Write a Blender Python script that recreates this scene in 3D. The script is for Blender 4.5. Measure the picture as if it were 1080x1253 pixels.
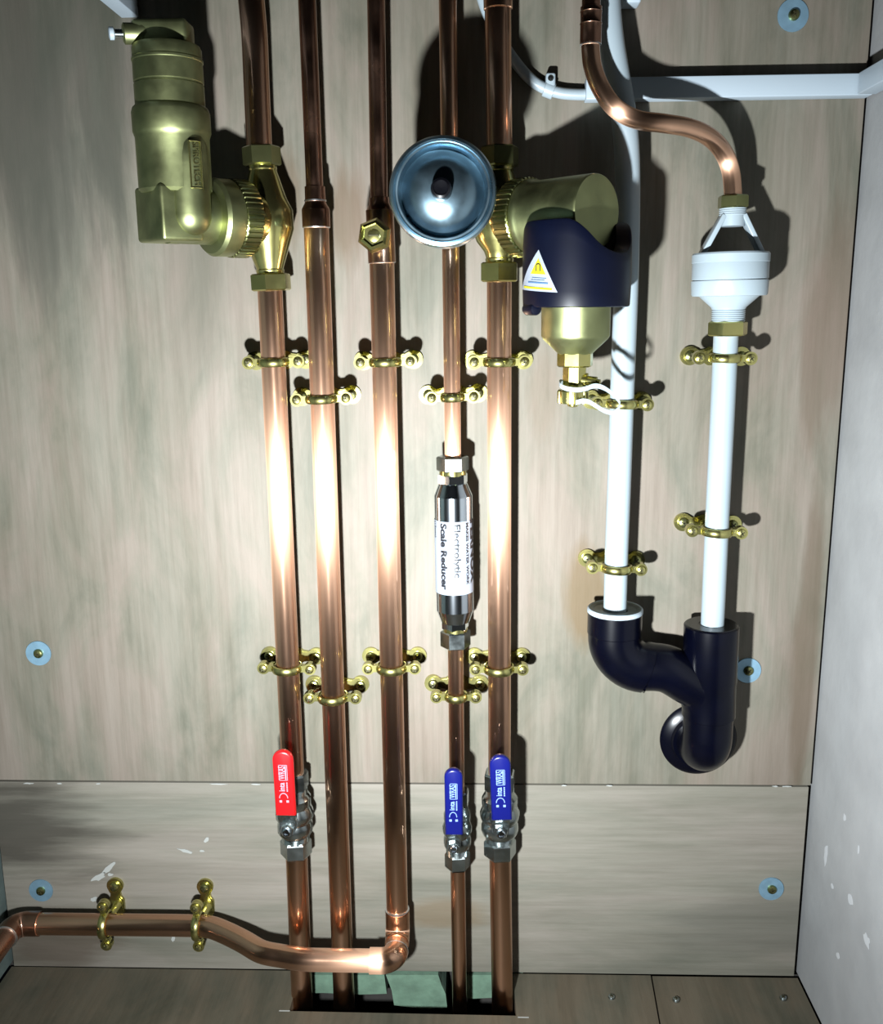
import bpy, bmesh, math, random
from mathutils import Vector, Matrix

# ------------------------------------------------------------------ clear
for o in list(bpy.data.objects):
    bpy.data.objects.remove(o, do_unlink=True)
scene = bpy.context.scene
COL = scene.collection
rnd = random.Random(7)

# ------------------------------------------------------------------ camera
IW, IH, FPX = 1080.0, 1253.0, 1170.0
D, CAMZ = 0.905, 0.706                       # metres from the board, metres above the floor
PITCH, YAW, ROLL = math.radians(-12.24), math.radians(-1.89), math.radians(-0.54)
CAM = Vector((0, -D, CAMZ))
FW = Vector((math.sin(YAW)*math.cos(PITCH), math.cos(YAW)*math.cos(PITCH), math.sin(PITCH)))
_r = FW.cross(Vector((0, 0, 1))).normalized(); _u = _r.cross(FW)
RT = _r*math.cos(ROLL) + _u*math.sin(ROLL)
UP = _u*math.cos(ROLL) - _r*math.sin(ROLL)
cam_data = bpy.data.cameras.new('camera')
cam_data.sensor_fit = 'HORIZONTAL'; cam_data.sensor_width = 36.0
cam_data.lens = 36.0*FPX/IW; cam_data.clip_start = 0.01
cam = bpy.data.objects.new('camera', cam_data); COL.objects.link(cam)
m3 = Matrix((RT, UP, -FW)).transposed()
cam.matrix_world = Matrix.Translation(CAM) @ m3.to_4x4()
scene.camera = cam

# ------------------------------------------------------------------ world, torch, exposure
world = bpy.data.worlds.new('world'); scene.world = world; world.use_nodes = True
bg = world.node_tree.nodes['Background']
bg.inputs[0].default_value = (0.35, 0.55, 0.75, 1); bg.inputs[1].default_value = 0.002
ld = bpy.data.lights.new('torch', 'AREA'); ld.shape = 'DISK'; ld.size = 0.03
ld.energy = 16.3; ld.color = (0.925, 0.985, 1.02); ld.spread = math.radians(134)
torch = bpy.data.objects.new('torch', ld); COL.objects.link(torch)
torch.location = (-0.11, -0.66, CAMZ - 0.29)
torch.rotation_euler = (Vector((-0.03, 0.0, CAMZ - 0.18)) - torch.location).to_track_quat('-Z', 'Y').to_euler()
vs = scene.view_settings
vs.view_transform = 'Standard'; vs.look = 'None'; vs.gamma = 1.0; vs.use_curve_mapping = False
vs.exposure = 0.0

# ------------------------------------------------------------------ pixel -> place
def ray(px, py):
    return (FW*FPX + RT*(px - IW/2) - UP*(py - IH/2)).normalized()
def W(px, py, h=0.0):                        # on the plane h metres in front of the board
    d = ray(px, py); return CAM + d*((-h - CAM.y)/d.y)
def G(px, py, z=0.0):                        # on a level plane
    d = ray(px, py); return CAM + d*((z - CAM.z)/d.z)
def X(px, py, x):                            # on a plane of constant x
    d = ray(px, py); return CAM + d*((x - CAM.x)/d.x)

# ------------------------------------------------------------------ materials
def nd(nt, t, **k):
    n = nt.nodes.new(t)
    for a, b in k.items(): setattr(n, a, b)
    return n
MATS = {}
ALBEDO = 0.45                                 # every matt surface a little darker, the torch a little brighter
def mat(name, col, rough=0.5, metal=0.0, var=0.0, vscale=40.0, bump=0.0, bscale=300.0, rvar=0.0, spec=None, coat=0.0, stretch=(1, 1, 1), lobe=None):
    k = ALBEDO if metal < 0.5 else 0.82
    col = tuple(c*k for c in col)
    m = bpy.data.materials.new(name); m.use_nodes = True; nt = m.node_tree
    p = nt.nodes['Principled BSDF']
    p.inputs['Base Color'].default_value = (*col, 1); p.inputs['Roughness'].default_value = rough
    p.inputs['Metallic'].default_value = metal
    if spec is not None: p.inputs['Specular IOR Level'].default_value = spec
    if coat: p.inputs['Coat Weight'].default_value = coat; p.inputs['Coat Roughness'].default_value = 0.1
    g = nd(nt, 'ShaderNodeNewGeometry'); mp = nd(nt, 'ShaderNodeMapping'); mp.inputs['Scale'].default_value = stretch
    nt.links.new(g.outputs['Position'], mp.inputs[0])
    if var or rvar:
        n = nd(nt, 'ShaderNodeTexNoise'); n.inputs['Scale'].default_value = vscale; n.inputs['Detail'].default_value = 5
        nt.links.new(mp.outputs[0], n.inputs['Vector'])
        if var:
            r = nd(nt, 'ShaderNodeValToRGB')
            r.color_ramp.elements[0].position = 0.3; r.color_ramp.elements[1].position = 0.7
            r.color_ramp.elements[0].color = (*[c*(1-var) for c in col], 1)
            r.color_ramp.elements[1].color = (*[min(1, c*(1+var)) for c in col], 1)
            nt.links.new(n.outputs[0], r.inputs[0]); nt.links.new(r.outputs[0], p.inputs['Base Color'])
        if rvar:
            mr = nd(nt, 'ShaderNodeMapRange'); mr.inputs[1].default_value = 0.3; mr.inputs[2].default_value = 0.7
            mr.inputs[3].default_value = max(0.02, rough-rvar); mr.inputs[4].default_value = rough+rvar
            nt.links.new(n.outputs[0], mr.inputs[0]); nt.links.new(mr.outputs[0], p.inputs['Roughness'])
    if bump:
        n2 = nd(nt, 'ShaderNodeTexNoise'); n2.inputs['Scale'].default_value = bscale; n2.inputs['Detail'].default_value = 3
        b = nd(nt, 'ShaderNodeBump'); b.inputs['Strength'].default_value = bump; b.inputs['Distance'].default_value = 0.001
        nt.links.new(mp.outputs[0], n2.inputs['Vector'])
        nt.links.new(n2.outputs[0], b.inputs['Height']); nt.links.new(b.outputs[0], p.inputs['Normal'])
    if lobe:                                           # tarnished metal: a sharp and a broad reflection
        p2 = nd(nt, 'ShaderNodeBsdfPrincipled'); p2.inputs['Base Color'].default_value = (*col, 1); p2.inputs['Metallic'].default_value = metal
        p2.inputs['Roughness'].default_value = lobe[1]
        if len(lobe) > 2:
            p2.inputs['Anisotropic'].default_value = lobe[2]; tg = nd(nt, 'ShaderNodeTangent', direction_type='UV_MAP'); tg.uv_map = 'round'
            nt.links.new(tg.outputs[0], p2.inputs['Tangent'])
        ms = nd(nt, 'ShaderNodeMixShader'); ms.inputs[0].default_value = lobe[0]
        out = nt.nodes['Material Output']; nt.links.new(p.outputs[0], ms.inputs[1]); nt.links.new(p2.outputs[0], ms.inputs[2]); nt.links.new(ms.outputs[0], out.inputs[0])
    MATS[name] = m; return m

def wood(name, vertical, tones, stains_shade=()):
    """Plywood: long grain streaks, slow colour drift, fine fibres, some staining and painted corner shade."""
    m = bpy.data.materials.new(name); m.use_nodes = True; nt = m.node_tree; L = nt.links.new
    tones = [tuple(c*ALBEDO for c in t_) for t_ in tones]; stains_shade = [(a_, b_, c_, d_, tuple(q*ALBEDO for q in e_), f_) for a_, b_, c_, d_, e_, f_ in stains_shade]
    p = nt.nodes['Principled BSDF']; p.inputs['Roughness'].default_value = 0.62; p.inputs['Specular IOR Level'].default_value = 0.25
    g = nd(nt, 'ShaderNodeNewGeometry')
    def noise(scale, st, detail=4, rough=0.55, dist=0.0):
        mp = nd(nt, 'ShaderNodeMapping'); mp.inputs['Scale'].default_value = st
        n = nd(nt, 'ShaderNodeTexNoise'); n.inputs['Scale'].default_value = scale; n.inputs['Detail'].default_value = detail
        n.inputs['Roughness'].default_value = rough; n.inputs['Distortion'].default_value = dist
        L(g.outputs['Position'], mp.inputs[0]); L(mp.outputs[0], n.inputs['Vector']); return n
    s1 = (1, 1, 0.13) if vertical == 'z' else ((0.13, 1, 1) if vertical == 'x' else (1, 0.15, 1))
    s2 = (1, 1, 0.04) if vertical == 'z' else ((0.04, 1, 1) if vertical == 'x' else (1, 0.05, 1))
    s3 = (1, 1, 0.36) if vertical == 'z' else ((0.16, 1, 1) if vertical == 'x' else (1, 0.4, 1))
    a = noise(24, s1, 6, 0.6, 0.3); b = noise(190, s2, 5, 0.65); c = noise(15, s3, 6, 0.62, 0.5); d = noise(420, s1, 4)
    ra = nd(nt, 'ShaderNodeValToRGB'); e = ra.color_ramp.elements
    e[0].position = 0.30; e[0].color = (*tones[0], 1); e[1].position = 0.62; e[1].color = (*tones[1], 1)
    L(a.outputs[0], ra.inputs[0])
    rc = nd(nt, 'ShaderNodeValToRGB'); e = rc.color_ramp.elements
    e[0].position = 0.36; e[0].color = (*tones[2], 1); e[1].position = 0.62; e[1].color = (*tones[3], 1)
    mid = rc.color_ramp.elements.new(0.49); mid.color = (*[0.5*(x_+y_)*1.06 for x_, y_ in zip(tones[0], tones[1])], 1)
    L(c.outputs[0], rc.inputs[0])
    mx = nd(nt, 'ShaderNodeMixRGB'); mx.inputs[0].default_value = 0.55
    L(ra.outputs[0], mx.inputs[1]); L(rc.outputs[0], mx.inputs[2])
    rb = nd(nt, 'ShaderNodeValToRGB'); e = rb.color_ramp.elements
    e[0].position = 0.33; e[0].color = (0.86, 0.85, 0.83, 1); e[1].position = 0.58; e[1].color = (1.04, 1.04, 1.04, 1)
    L(b.outputs[0], rb.inputs[0])
    mu = nd(nt, 'ShaderNodeMixRGB', blend_type='MULTIPLY'); mu.inputs[0].default_value = 0.8
    L(mx.outputs[0], mu.inputs[1]); L(rb.outputs[0], mu.inputs[2])
    cur = mu.outputs[0]
    for (ctr, rad, sx, sz, col, k) in stains_shade:          # ragged blotches: staining, and corner shade painted into the colour
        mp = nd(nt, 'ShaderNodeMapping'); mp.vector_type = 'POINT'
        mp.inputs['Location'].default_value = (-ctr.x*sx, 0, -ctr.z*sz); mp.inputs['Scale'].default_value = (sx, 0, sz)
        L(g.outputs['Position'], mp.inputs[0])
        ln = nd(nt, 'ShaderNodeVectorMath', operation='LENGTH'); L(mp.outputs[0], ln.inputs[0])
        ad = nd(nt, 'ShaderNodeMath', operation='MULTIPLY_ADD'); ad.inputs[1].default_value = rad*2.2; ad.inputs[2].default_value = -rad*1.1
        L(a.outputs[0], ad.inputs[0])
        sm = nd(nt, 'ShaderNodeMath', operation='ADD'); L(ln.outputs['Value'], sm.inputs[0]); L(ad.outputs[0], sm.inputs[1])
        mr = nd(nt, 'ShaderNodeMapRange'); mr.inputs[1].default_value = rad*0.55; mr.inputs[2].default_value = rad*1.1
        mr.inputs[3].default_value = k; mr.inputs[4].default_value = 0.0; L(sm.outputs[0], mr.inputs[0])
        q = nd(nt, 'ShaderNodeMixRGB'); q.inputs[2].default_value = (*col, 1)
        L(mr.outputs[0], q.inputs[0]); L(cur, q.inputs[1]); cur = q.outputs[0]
    L(cur, p.inputs['Base Color'])
    bp = nd(nt, 'ShaderNodeBump'); bp.inputs['Strength'].default_value = 0.12; bp.inputs['Distance'].default_value = 0.0008
    L(d.outputs[0], bp.inputs['Height']); L(bp.outputs[0], p.inputs['Normal'])
    MATS[name] = m

BROWN = (0.30, 0.17, 0.08)
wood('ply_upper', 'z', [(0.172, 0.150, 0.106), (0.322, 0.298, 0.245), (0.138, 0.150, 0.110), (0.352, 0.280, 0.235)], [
    (W(716, 730), 0.022, 1.0, 0.45, (0.208, 0.140, 0.068), 0.75), (W(425, 270), 0.022, 1.0, 0.45, (0.187, 0.120, 0.068), 0.6),
    (W(352, 236), 0.022, 1.0, 0.45, (0.187, 0.120, 0.068), 0.5), (W(1018, 420), 0.035, 1.0, 0.30, (0.218, 0.156, 0.114), 0.55),
    (W(990, 760), 0.012, 1.0, 0.06, (0.172, 0.125, 0.083), 0.6), (W(665, 480), 0.016, 1.0, 0.4, (0.229, 0.166, 0.114), 0.4),
    (W(40, 30), 0.16, 1.0, 0.8, (0.075, 0.085, 0.066), 0.6), (W(60, 215), 0.06, 1.0, 0.5, (0.135, 0.127, 0.104), 0.55), (W(250, 350), 0.05, 1.0, 0.5, (0.229, 0.192, 0.156), 0.4)])  # the widest blotch paints the dim top-left corner into the ply
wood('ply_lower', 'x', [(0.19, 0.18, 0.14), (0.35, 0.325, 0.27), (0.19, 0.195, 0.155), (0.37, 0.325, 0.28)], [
    (W(545, 1115), 0.02, 0.4, 1.0, (0.218, 0.151, 0.078), 0.55), (W(930, 1130), 0.04, 0.35, 1.0, (0.156, 0.151, 0.130), 0.35),
    (W(25, 1015), 0.060, 0.55, 1.0, (0.065, 0.056, 0.044), 0.8), (W(70, 1150), 0.04, 0.6, 1.0, (0.130, 0.088, 0.062), 0.6)])  # the darkest blotch is lower-left corner shade painted into the board
wood('floor_ply', 'y', [(0.095, 0.085, 0.058), (0.19, 0.165, 0.118), (0.085, 0.092, 0.066), (0.20, 0.155, 0.105)])
mat('board_edge', (0.10, 0.075, 0.05), 0.8)
mat('plaster', (0.55, 0.56, 0.565), 0.75, var=0.10, vscale=16, bump=0.3, bscale=90)
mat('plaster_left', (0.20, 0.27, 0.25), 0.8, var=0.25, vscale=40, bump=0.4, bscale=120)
mat('masonry', (0.17, 0.29, 0.20), 0.9, var=0.25, vscale=60, bump=0.6, bscale=160)
mat('void', (0.05, 0.045, 0.04), 0.95, var=0.4, vscale=30)
mat('copper', (0.74, 0.44, 0.29), 0.13, 1.0, var=0.12, vscale=28, rvar=0.05, stretch=(1, 1, 0.35), lobe=(0.46, 0.37, 0.96))
mat('copper_dull', (0.40, 0.22, 0.15), 0.22, 1.0, lobe=(0.3, 0.36, 0.9), var=0.22, vscale=35, rvar=0.08)
mat('solder', (0.80, 0.80, 0.80), 0.28, 1.0)
mat('brass', (0.56, 0.52, 0.20), 0.17, 1.0, lobe=(0.17, 0.40), var=0.10, vscale=60, rvar=0.06)
mat('brass_cast', (0.27, 0.29, 0.14), 0.42, 1.0, var=0.10, vscale=50, rvar=0.06, bump=0.05, bscale=1500)
mat('brass_dark', (0.27, 0.28, 0.12), 0.28, 1.0, var=0.15, vscale=50)
mat('screw_dark', (0.05, 0.045, 0.02), 0.5, 0.6)
mat('steel', (0.44, 0.49, 0.49), 0.22, 1.0, var=0.10, vscale=70, rvar=0.06)
mat('chrome', (0.70, 0.76, 0.82), 0.12, 1.0)
mat('vessel', (0.24, 0.35, 0.42), 0.33, 1.0, var=0.10, vscale=45, rvar=0.06)
mat('zinc_blue', (0.24, 0.40, 0.52), 0.45, 0.7, var=0.10, vscale=120)
mat('white_plastic', (0.50, 0.60, 0.66), 0.35, var=0.02, vscale=30)
mat('white_matt', (0.60, 0.71, 0.80), 0.5)
mat('label_white', (0.46, 0.52, 0.62), 0.4)
mat('ink', (0.008, 0.010, 0.016), 0.5)
mat('ink_blue', (0.10, 0.22, 0.42), 0.5)
mat('yellow', (0.85, 0.72, 0.02), 0.45)
mat('navy', (0.0015, 0.003, 0.014), 0.42, var=0.1, vscale=50, spec=0.15)
mat('black_abs', (0.001, 0.0014, 0.006), 0.25, spec=0.22, var=0.2, vscale=60)
mat('black_cap', (0.004, 0.004, 0.006), 0.25)
mat('grey_rubber', (0.30, 0.34, 0.34), 0.5, var=0.3, vscale=120)
mat('red_sleeve', (0.80, 0.010, 0.014), 0.30)
mat('blue_sleeve', (0.006, 0.010, 0.17), 0.3, spec=0.3)
mat('print_white', (0.30, 0.46, 0.80), 0.5)
mat('print_pink', (0.80, 0.38, 0.48), 0.5)
mat('scuff_white', (0.72, 0.74, 0.76), 0.7)
mat('chip', (0.5, 0.51, 0.48), 0.85)

# ------------------------------------------------------------------ mesh builder
def frame(o, z, x=None):
    z = Vector(z).normalized(); x = Vector(x) if x is not None else (Vector((1, 0, 0)) if abs(z.x) < 0.9 else Vector((0, 0, 1)))
    x = (x - z*x.dot(z)).normalized(); y = z.cross(x)
    M = Matrix((x, y, z)).transposed().to_4x4(); M.translation = Vector(o); return M
I4 = Matrix.Identity(4)

class MB:
    def __init__(s): s.v = []; s.f = []; s.m = []; s.uv = {}
    def add(s, vs, fs, M=I4, mi=0):
        n = len(s.v); s.v += [M @ Vector(q) for q in vs]; s.f += [tuple(i+n for i in f) for f in fs]; s.m += [mi]*len(fs); return s
    def lathe(s, prof, M=I4, seg=48, mi=0, rot=0.0, rf=None, a0=0.0, a1=None, cap=True):
        full = a1 is None; a1 = 2*math.pi if full else a1
        na = seg if full else seg+1; vs = []; fs = []
        for r, z in prof:
            for k in range(na):
                t = a0 + (a1-a0)*k/seg + rot; q = r*(rf(t) if rf else 1); s.uv[len(s.v)+len(vs)] = (k/seg, z*8)
                vs.append((q*math.cos(t), q*math.sin(t), z))
        for i in range(len(prof)-1):
            for k in range(seg):
                a = i*na+k; b = i*na+(k+1) % na
                fs.append((a, b, b+na, a+na))
        if cap and full:
            if prof[0][0] > 1e-6: fs.append(tuple(reversed(range(na))))
            if prof[-1][0] > 1e-6: fs.append(tuple((len(prof)-1)*na+k for k in range(na)))
        return s.add(vs, fs, M, mi)
    def tube(s, pts, r, seg=32, mi=0, cap=True):
        pts = [Vector(p) for p in pts]; pts = [p for i, p in enumerate(pts) if i == 0 or (p-pts[i-1]).length > 1e-7]; n = len(pts)
        rad = r if isinstance(r, (list, tuple)) else [r]*n
        T = [(pts[min(i+1, n-1)]-pts[max(i-1, 0)]).normalized() for i in range(n)]
        nx = T[0].orthogonal().normalized(); vs = []; fs = []
        for i in range(n):
            nx = (nx - T[i]*nx.dot(T[i])).normalized(); ny = T[i].cross(nx)
            for k in range(seg):
                t = 2*math.pi*k/seg; s.uv[len(s.v)+len(vs)] = (k/seg, i/n); vs.append(pts[i] + (nx*math.cos(t)+ny*math.sin(t))*rad[i])
        for i in range(n-1):
            for k in range(seg):
                a = i*seg+k; b = i*seg+(k+1) % seg; fs.append((a, b, b+seg, a+seg))
        if cap: fs.append(tuple(reversed(range(seg)))); fs.append(tuple((n-1)*seg+k for k in range(seg)))
        return s.add(vs, fs, I4, mi)
    def box(s, c, size, M=I4, mi=0, bev=0.0):
        x, y, z = [q/2 for q in size]; bm = bmesh.new()
        bmesh.ops.create_cube(bm, size=1.0)
        for v in bm.verts: v.co = Vector((v.co.x*size[0], v.co.y*size[1], v.co.z*size[2])) + Vector(c)
        if bev: bmesh.ops.bevel(bm, geom=bm.edges[:], offset=bev, segments=3, affect='EDGES', profile=0.5)
        bm.verts.index_update()
        s.add([v.co.copy() for v in bm.verts], [tuple(v.index for v in f.verts) for f in bm.faces], M, mi); bm.free(); return s
    def prism(s, outline, z0, z1, M=I4, mi=0):
        n = len(outline)
        vs = [(x, y, z0) for x, y in outline]+[(x, y, z1) for x, y in outline]
        fs = [tuple(reversed(range(n))), tuple(range(n, 2*n))]+[(i, (i+1) % n, n+(i+1) % n, n+i) for i in range(n)]
        return s.add(vs, fs, M, mi)
    def hexnut(s, r, L, M=I4, mi=0, rot=math.pi/6, n=6, ch=0.0012):
        return s.lathe([(r*0.80, 0), (r*0.90, 0), (r, ch), (r, L-ch), (r*0.90, L), (r*0.80, L)], M, n, mi, rot)
    def thread(s, r, z0, z1, pitch=0.0012, M=I4, seg=32, mi=0):
        n = max(2, int((z1-z0)/pitch)); p = [(r*0.9, z0)]
        for i in range(n):
            a = z0+(z1-z0)*i/n; p += [(r*0.95, a), (r, a+(z1-z0)/n*0.5)]
        p.append((r*0.9, z1)); return s.lathe(p, M, seg, mi)

def total(o):
    q = Vector((0, 0, 0))
    while o is not None: q += o.location; o = o.parent
    return q
def put(name, mb, mats, parent=None, smooth=35, local=False, base=None):
    me = bpy.data.meshes.new(name)
    off = Vector((0, 0, 0))
    if parent is not None and not local: off = total(parent)
    if parent is None and not local:
        if base is None:
            xs = [v.x for v in mb.v]; ys = [v.y for v in mb.v]; zs = [v.z for v in mb.v]
            base = Vector(((min(xs)+max(xs))/2, (min(ys)+max(ys))/2, min(zs)))
        off = Vector(base)
    me.from_pydata([tuple(v-off) for v in mb.v], [], mb.f)
    mats = mats if isinstance(mats, (list, tuple)) else [mats]
    for q in mats: me.materials.append(MATS[q])
    me.polygons.foreach_set('material_index', mb.m)
    uvl = me.uv_layers.new(name='round')                 # u runs round the pipe: direction of the drawn-metal sheen
    for pg in me.polygons:
        us = [mb.uv.get(me.loops[li].vertex_index, (0, 0)) for li in pg.loop_indices]
        wrap = max(q[0] for q in us)-min(q[0] for q in us) > 0.5
        for li, q in zip(pg.loop_indices, us): uvl.data[li].uv = (q[0]+1 if wrap and q[0] < 0.5 else q[0], q[1])
    bm = bmesh.new(); bm.from_mesh(me); bmesh.ops.recalc_face_normals(bm, faces=bm.faces[:]); bm.to_mesh(me); bm.free()
    if smooth:
        me.polygons.foreach_set('use_smooth', [True]*len(me.polygons)); me.set_sharp_from_angle(angle=math.radians(smooth))
    me.update()
    o = bpy.data.objects.new(name, me); COL.objects.link(o)
    if parent is not None: o.parent = parent
    elif not local: o.location = off
    return o
def tag(o, label, cat=None, group=None, kind=None):
    if label: o['label'] = label
    if cat: o['category'] = cat
    if group: o['group'] = group
    if kind: o['kind'] = kind
    return o
def thing(name, label, cat, loc, group=None):
    o = bpy.data.objects.new(name, None); COL.objects.link(o); o.location = loc; o.empty_display_size = 0.02
    return tag(o, label, cat, group)
def struct(o, label): return tag(o, label, 'structure' if False else None, None, 'structure')

def text_flat(s, size, align='CENTER', bold=0.0, shear=0.0, sx=1.0):
    """Lettering as flat triangles: list of (x, y), faces."""
    cu = bpy.data.curves.new('lettering', 'FONT'); cu.body = s; cu.size = size; cu.align_x = align; cu.align_y = 'CENTER'
    cu.offset = bold; cu.shear = shear; cu.resolution_u = 3
    o = bpy.data.objects.new('lettering', cu); COL.objects.link(o); bpy.context.view_layer.update()
    me = bpy.data.meshes.new_from_object(o.evaluated_get(bpy.context.evaluated_depsgraph_get()))
    bm = bmesh.new(); bm.from_mesh(me); bmesh.ops.triangulate(bm, faces=bm.faces[:])
    bmesh.ops.subdivide_edges(bm, edges=[e for e in bm.edges if e.calc_length() > size*0.25], cuts=1)
    bmesh.ops.triangulate(bm, faces=bm.faces[:]); bm.verts.index_update()
    vs = [(v.co.x*sx, v.co.y) for v in bm.verts]; fs = [tuple(v.index for v in f.verts) for f in bm.faces]
    bm.free(); bpy.data.objects.remove(o); bpy.data.curves.remove(cu); bpy.data.meshes.remove(me)
    return vs, fs

def smooth_path(pts, n=10):
    pts = [Vector(p) for p in pts]; P = [pts[0]*2-pts[1]]+pts+[pts[-1]*2-pts[-2]]; out = []
    for i in range(1, len(P)-2):
        for k in range(n):
            t = k/n; a, b, c, d = P[i-1], P[i], P[i+1], P[i+2]
            out.append(0.5*((2*b)+(c-a)*t+(2*a-5*b+4*c-d)*t*t+(3*b-a-3*c+d)*t**3))
    out.append(pts[-1]); return out
def arc(c, a, b, r, n=10):
    """Quarter bend about centre c from direction a to direction b."""
    c, a, b = Vector(c), Vector(a), Vector(b)
    return [c + a*r*math.cos(math.pi/2*k/n) + b*r*math.sin(math.pi/2*k/n) for k in range(n+1)]

# ================================================================== the setting
ZTOP = W(540, -60).z + 0.06
XR = 0.5*(W(1070, 0).x + W(976, 1190).x); XL = W(14, 1180).x
ZJ = W(540, 959.5).z
FLOOR_FRONT = -0.75
wall = thing('wall_back', None, None, (0, 0, 0)); tag(wall, 'plywood board lining the back of the cupboard', None, None, 'structure')
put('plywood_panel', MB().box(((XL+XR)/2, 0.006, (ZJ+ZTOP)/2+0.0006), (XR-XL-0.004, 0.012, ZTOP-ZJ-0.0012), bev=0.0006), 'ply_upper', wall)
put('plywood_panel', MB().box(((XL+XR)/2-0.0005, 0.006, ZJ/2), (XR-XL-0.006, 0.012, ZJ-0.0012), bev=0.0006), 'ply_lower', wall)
put('backing', MB().box(((XL+XR)/2, 0.02, ZTOP/2-0.005), (XR-XL+0.02, 0.012, ZTOP+0.01)), 'void', wall)
# splinters of pale wood along the joint and plaster smears on the lower panel
def blob(px, py, w, hgt, rot, seed, th=0.0008):
    r = random.Random(seed); c = W(px, py); out = []
    for k in range(14):
        t = 2*math.pi*k/14; q = 0.65+0.5*r.random()
        x, z = w*q*math.cos(t), hgt*q*math.sin(t); ca, sa = math.cos(rot), math.sin(rot)
        out.append((x*ca-z*sa, x*sa+z*ca))
    return MB().prism(out, 0, th, frame(c+Vector((0, 0.0002, 0)), (0, -1, 0), (1, 0, 0)))
for i, (px, py, w, h_, r_) in enumerate([(133, 1062, .010, .003, .75), (121, 1073, .010, .0035, .5), (135, 1070, .003, .002, 0), (227, 1041, .009, .0018, -.3),
        (253, 1027, .004, .0025, .9), (212, 1148, .0022, .004, 0), (115, 1100, .004, .003, .4), (247, 1041, .003, .0015, 0)]):
    put('plaster_smear', blob(px, py, w, h_, r_, i), 'chip', wall, smooth=0)
for i, (px, w) in enumerate([(35, .006), (73, .003), (268, .011), (313, .006), (120, .003), (962, .006), (948, .003), (745, .004), (690, .003)]):
    put('splinter', blob(px, 958.2+px*0.004, w, 0.0008, 0, 40+i), 'chip', wall, smooth=0)

wr = put('wall_right', MB().box((XR+0.0065, -0.36, ZTOP/2), (0.01, 0.80, ZTOP), bev=0.0008), 'plaster'); tag(wr, 'pale grey plastered side wall on the right', None, None, 'structure')
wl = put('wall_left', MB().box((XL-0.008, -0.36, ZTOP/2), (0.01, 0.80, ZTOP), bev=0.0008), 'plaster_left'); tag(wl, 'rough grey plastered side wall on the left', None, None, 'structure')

for i, (px, py, w, h_) in enumerate([(1010, 1045, .004, .012), (1033, 1000, .003, .004), (1040, 1100, .006, .005), (1018, 1085, .003, .003), (1060, 1150, .008, .006), (1025, 1170, .004, .004), (1050, 1040, .002, .005)]):
    r = random.Random(90+i); c = X(px, py, XR+.0015)
    put('scuff', MB().prism([(w*(.6+.6*r.random())*math.cos(2*math.pi*k/11), h_*(.6+.6*r.random())*math.sin(2*math.pi*k/11)) for k in range(11)], 0, .0003, frame(c+Vector((.0001, 0, 0)), (-1, 0, 0), (0, 1, 0))), 'scuff_white', wr, smooth=0)
# floor boards with the cut-out the pipes go through
fl = thing('floor', None, None, (0, 0, 0)); tag(fl, 'dark plywood floor boards with a cut-out', None, None, 'structure')
HX0, HX1 = G(354, 1236).x, G(631, 1244).x; HY = G(490, 1240).y
JX0, JX1 = G(798, 1197).x, G(808, 1253).x; jy0, jy1 = G(798, 1197).y, G(808, 1253).y
JXF = JX0 + (JX1-JX0)/(jy1-jy0)*(FLOOR_FRONT-jy0)
outl = [(XL, 0), (XL, FLOOR_FRONT), (JXF-0.0012, FLOOR_FRONT), (JX0-0.0012, -0.0008), (HX1, -0.0008), (HX1+0.0005, HY-0.001), (HX0, HY+0.001), (HX0+0.001, -0.0008)]
put('floor_board', MB().prism(outl, -0.018, 0), 'floor_ply', fl, smooth=0)
put('floor_board', MB().prism([(JX0+0.0006, -0.0008), (JXF+0.0006, FLOOR_FRONT), (XR, FLOOR_FRONT), (XR, -0.0008)], -0.018, -0.0008), 'floor_ply', fl, smooth=0)
for px, py in ((348, 1237), (640, 1245)):
    c = G(px, py); put('saw_cut', MB().box((0, 0, 0), (0.011, 0.0012, 0.0004), frame(c+Vector((0, 0, 0.0002)), (0, 0, 1))), 'chip', fl, smooth=0)

# masonry and void under the boards
vd = thing('floor_void', None, None, (0, 0, -0.25)); tag(vd, 'dark void under the floor boards', None, None, 'structure')
put('void_base', MB().box((0, -0.10, -0.245), (XR-XL, 0.5, 0.01)), 'void', vd)
put('void_back', MB().box((0, 0.065, -0.13), (XR-XL, 0.01, 0.23)), 'void', vd)
mf = frame((0, 0.003, 0), (0, -1, 0), (1, 0, 0))
def mz(px, py): q = W(px, py, -0.003); return (q.x, q.z)
def masonry(top, bottom):
    o = MB(); pts = [mz(*p) for p in top+bottom]; o.prism([(x, -z*-1) for x, z in pts], -0.05, 0.0, Matrix(((1, 0, 0, 0), (0, 0, -1, 0.003), (0, 1, 0, 0), (0, 0, 0, 1))))
    return put('masonry_block', o, 'masonry', vd, smooth=0)
masonry([(350, 1193), (470, 1193)], [(473, 1216), (440, 1217), (395, 1215), (350, 1216)])
masonry([(472, 1193), (536, 1193)], [(540, 1205), (545, 1216), (547, 1233), (520, 1235), (482, 1230), (479, 1212)])
masonry([(553, 1193), (640, 1193)], [(640, 1222), (600, 1221), (560, 1223)])

# ================================================================== pipes
R22, R15, HP = 0.011, 0.0075, 0.035
def P(*pts, h=HP): return [W(x, y, h) for x, y in pts]
def dense(a, b, n=6): return [a.lerp(b, k/n) for k in range(n+1)]
def straight(a, b, r, ext_b=0.0):
    d = (b-a).normalized(); return MB().tube([a, a.lerp(b, .5), b+d*ext_b], r, 48)
ax = lambda a, b: (b-a).normalized()

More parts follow.
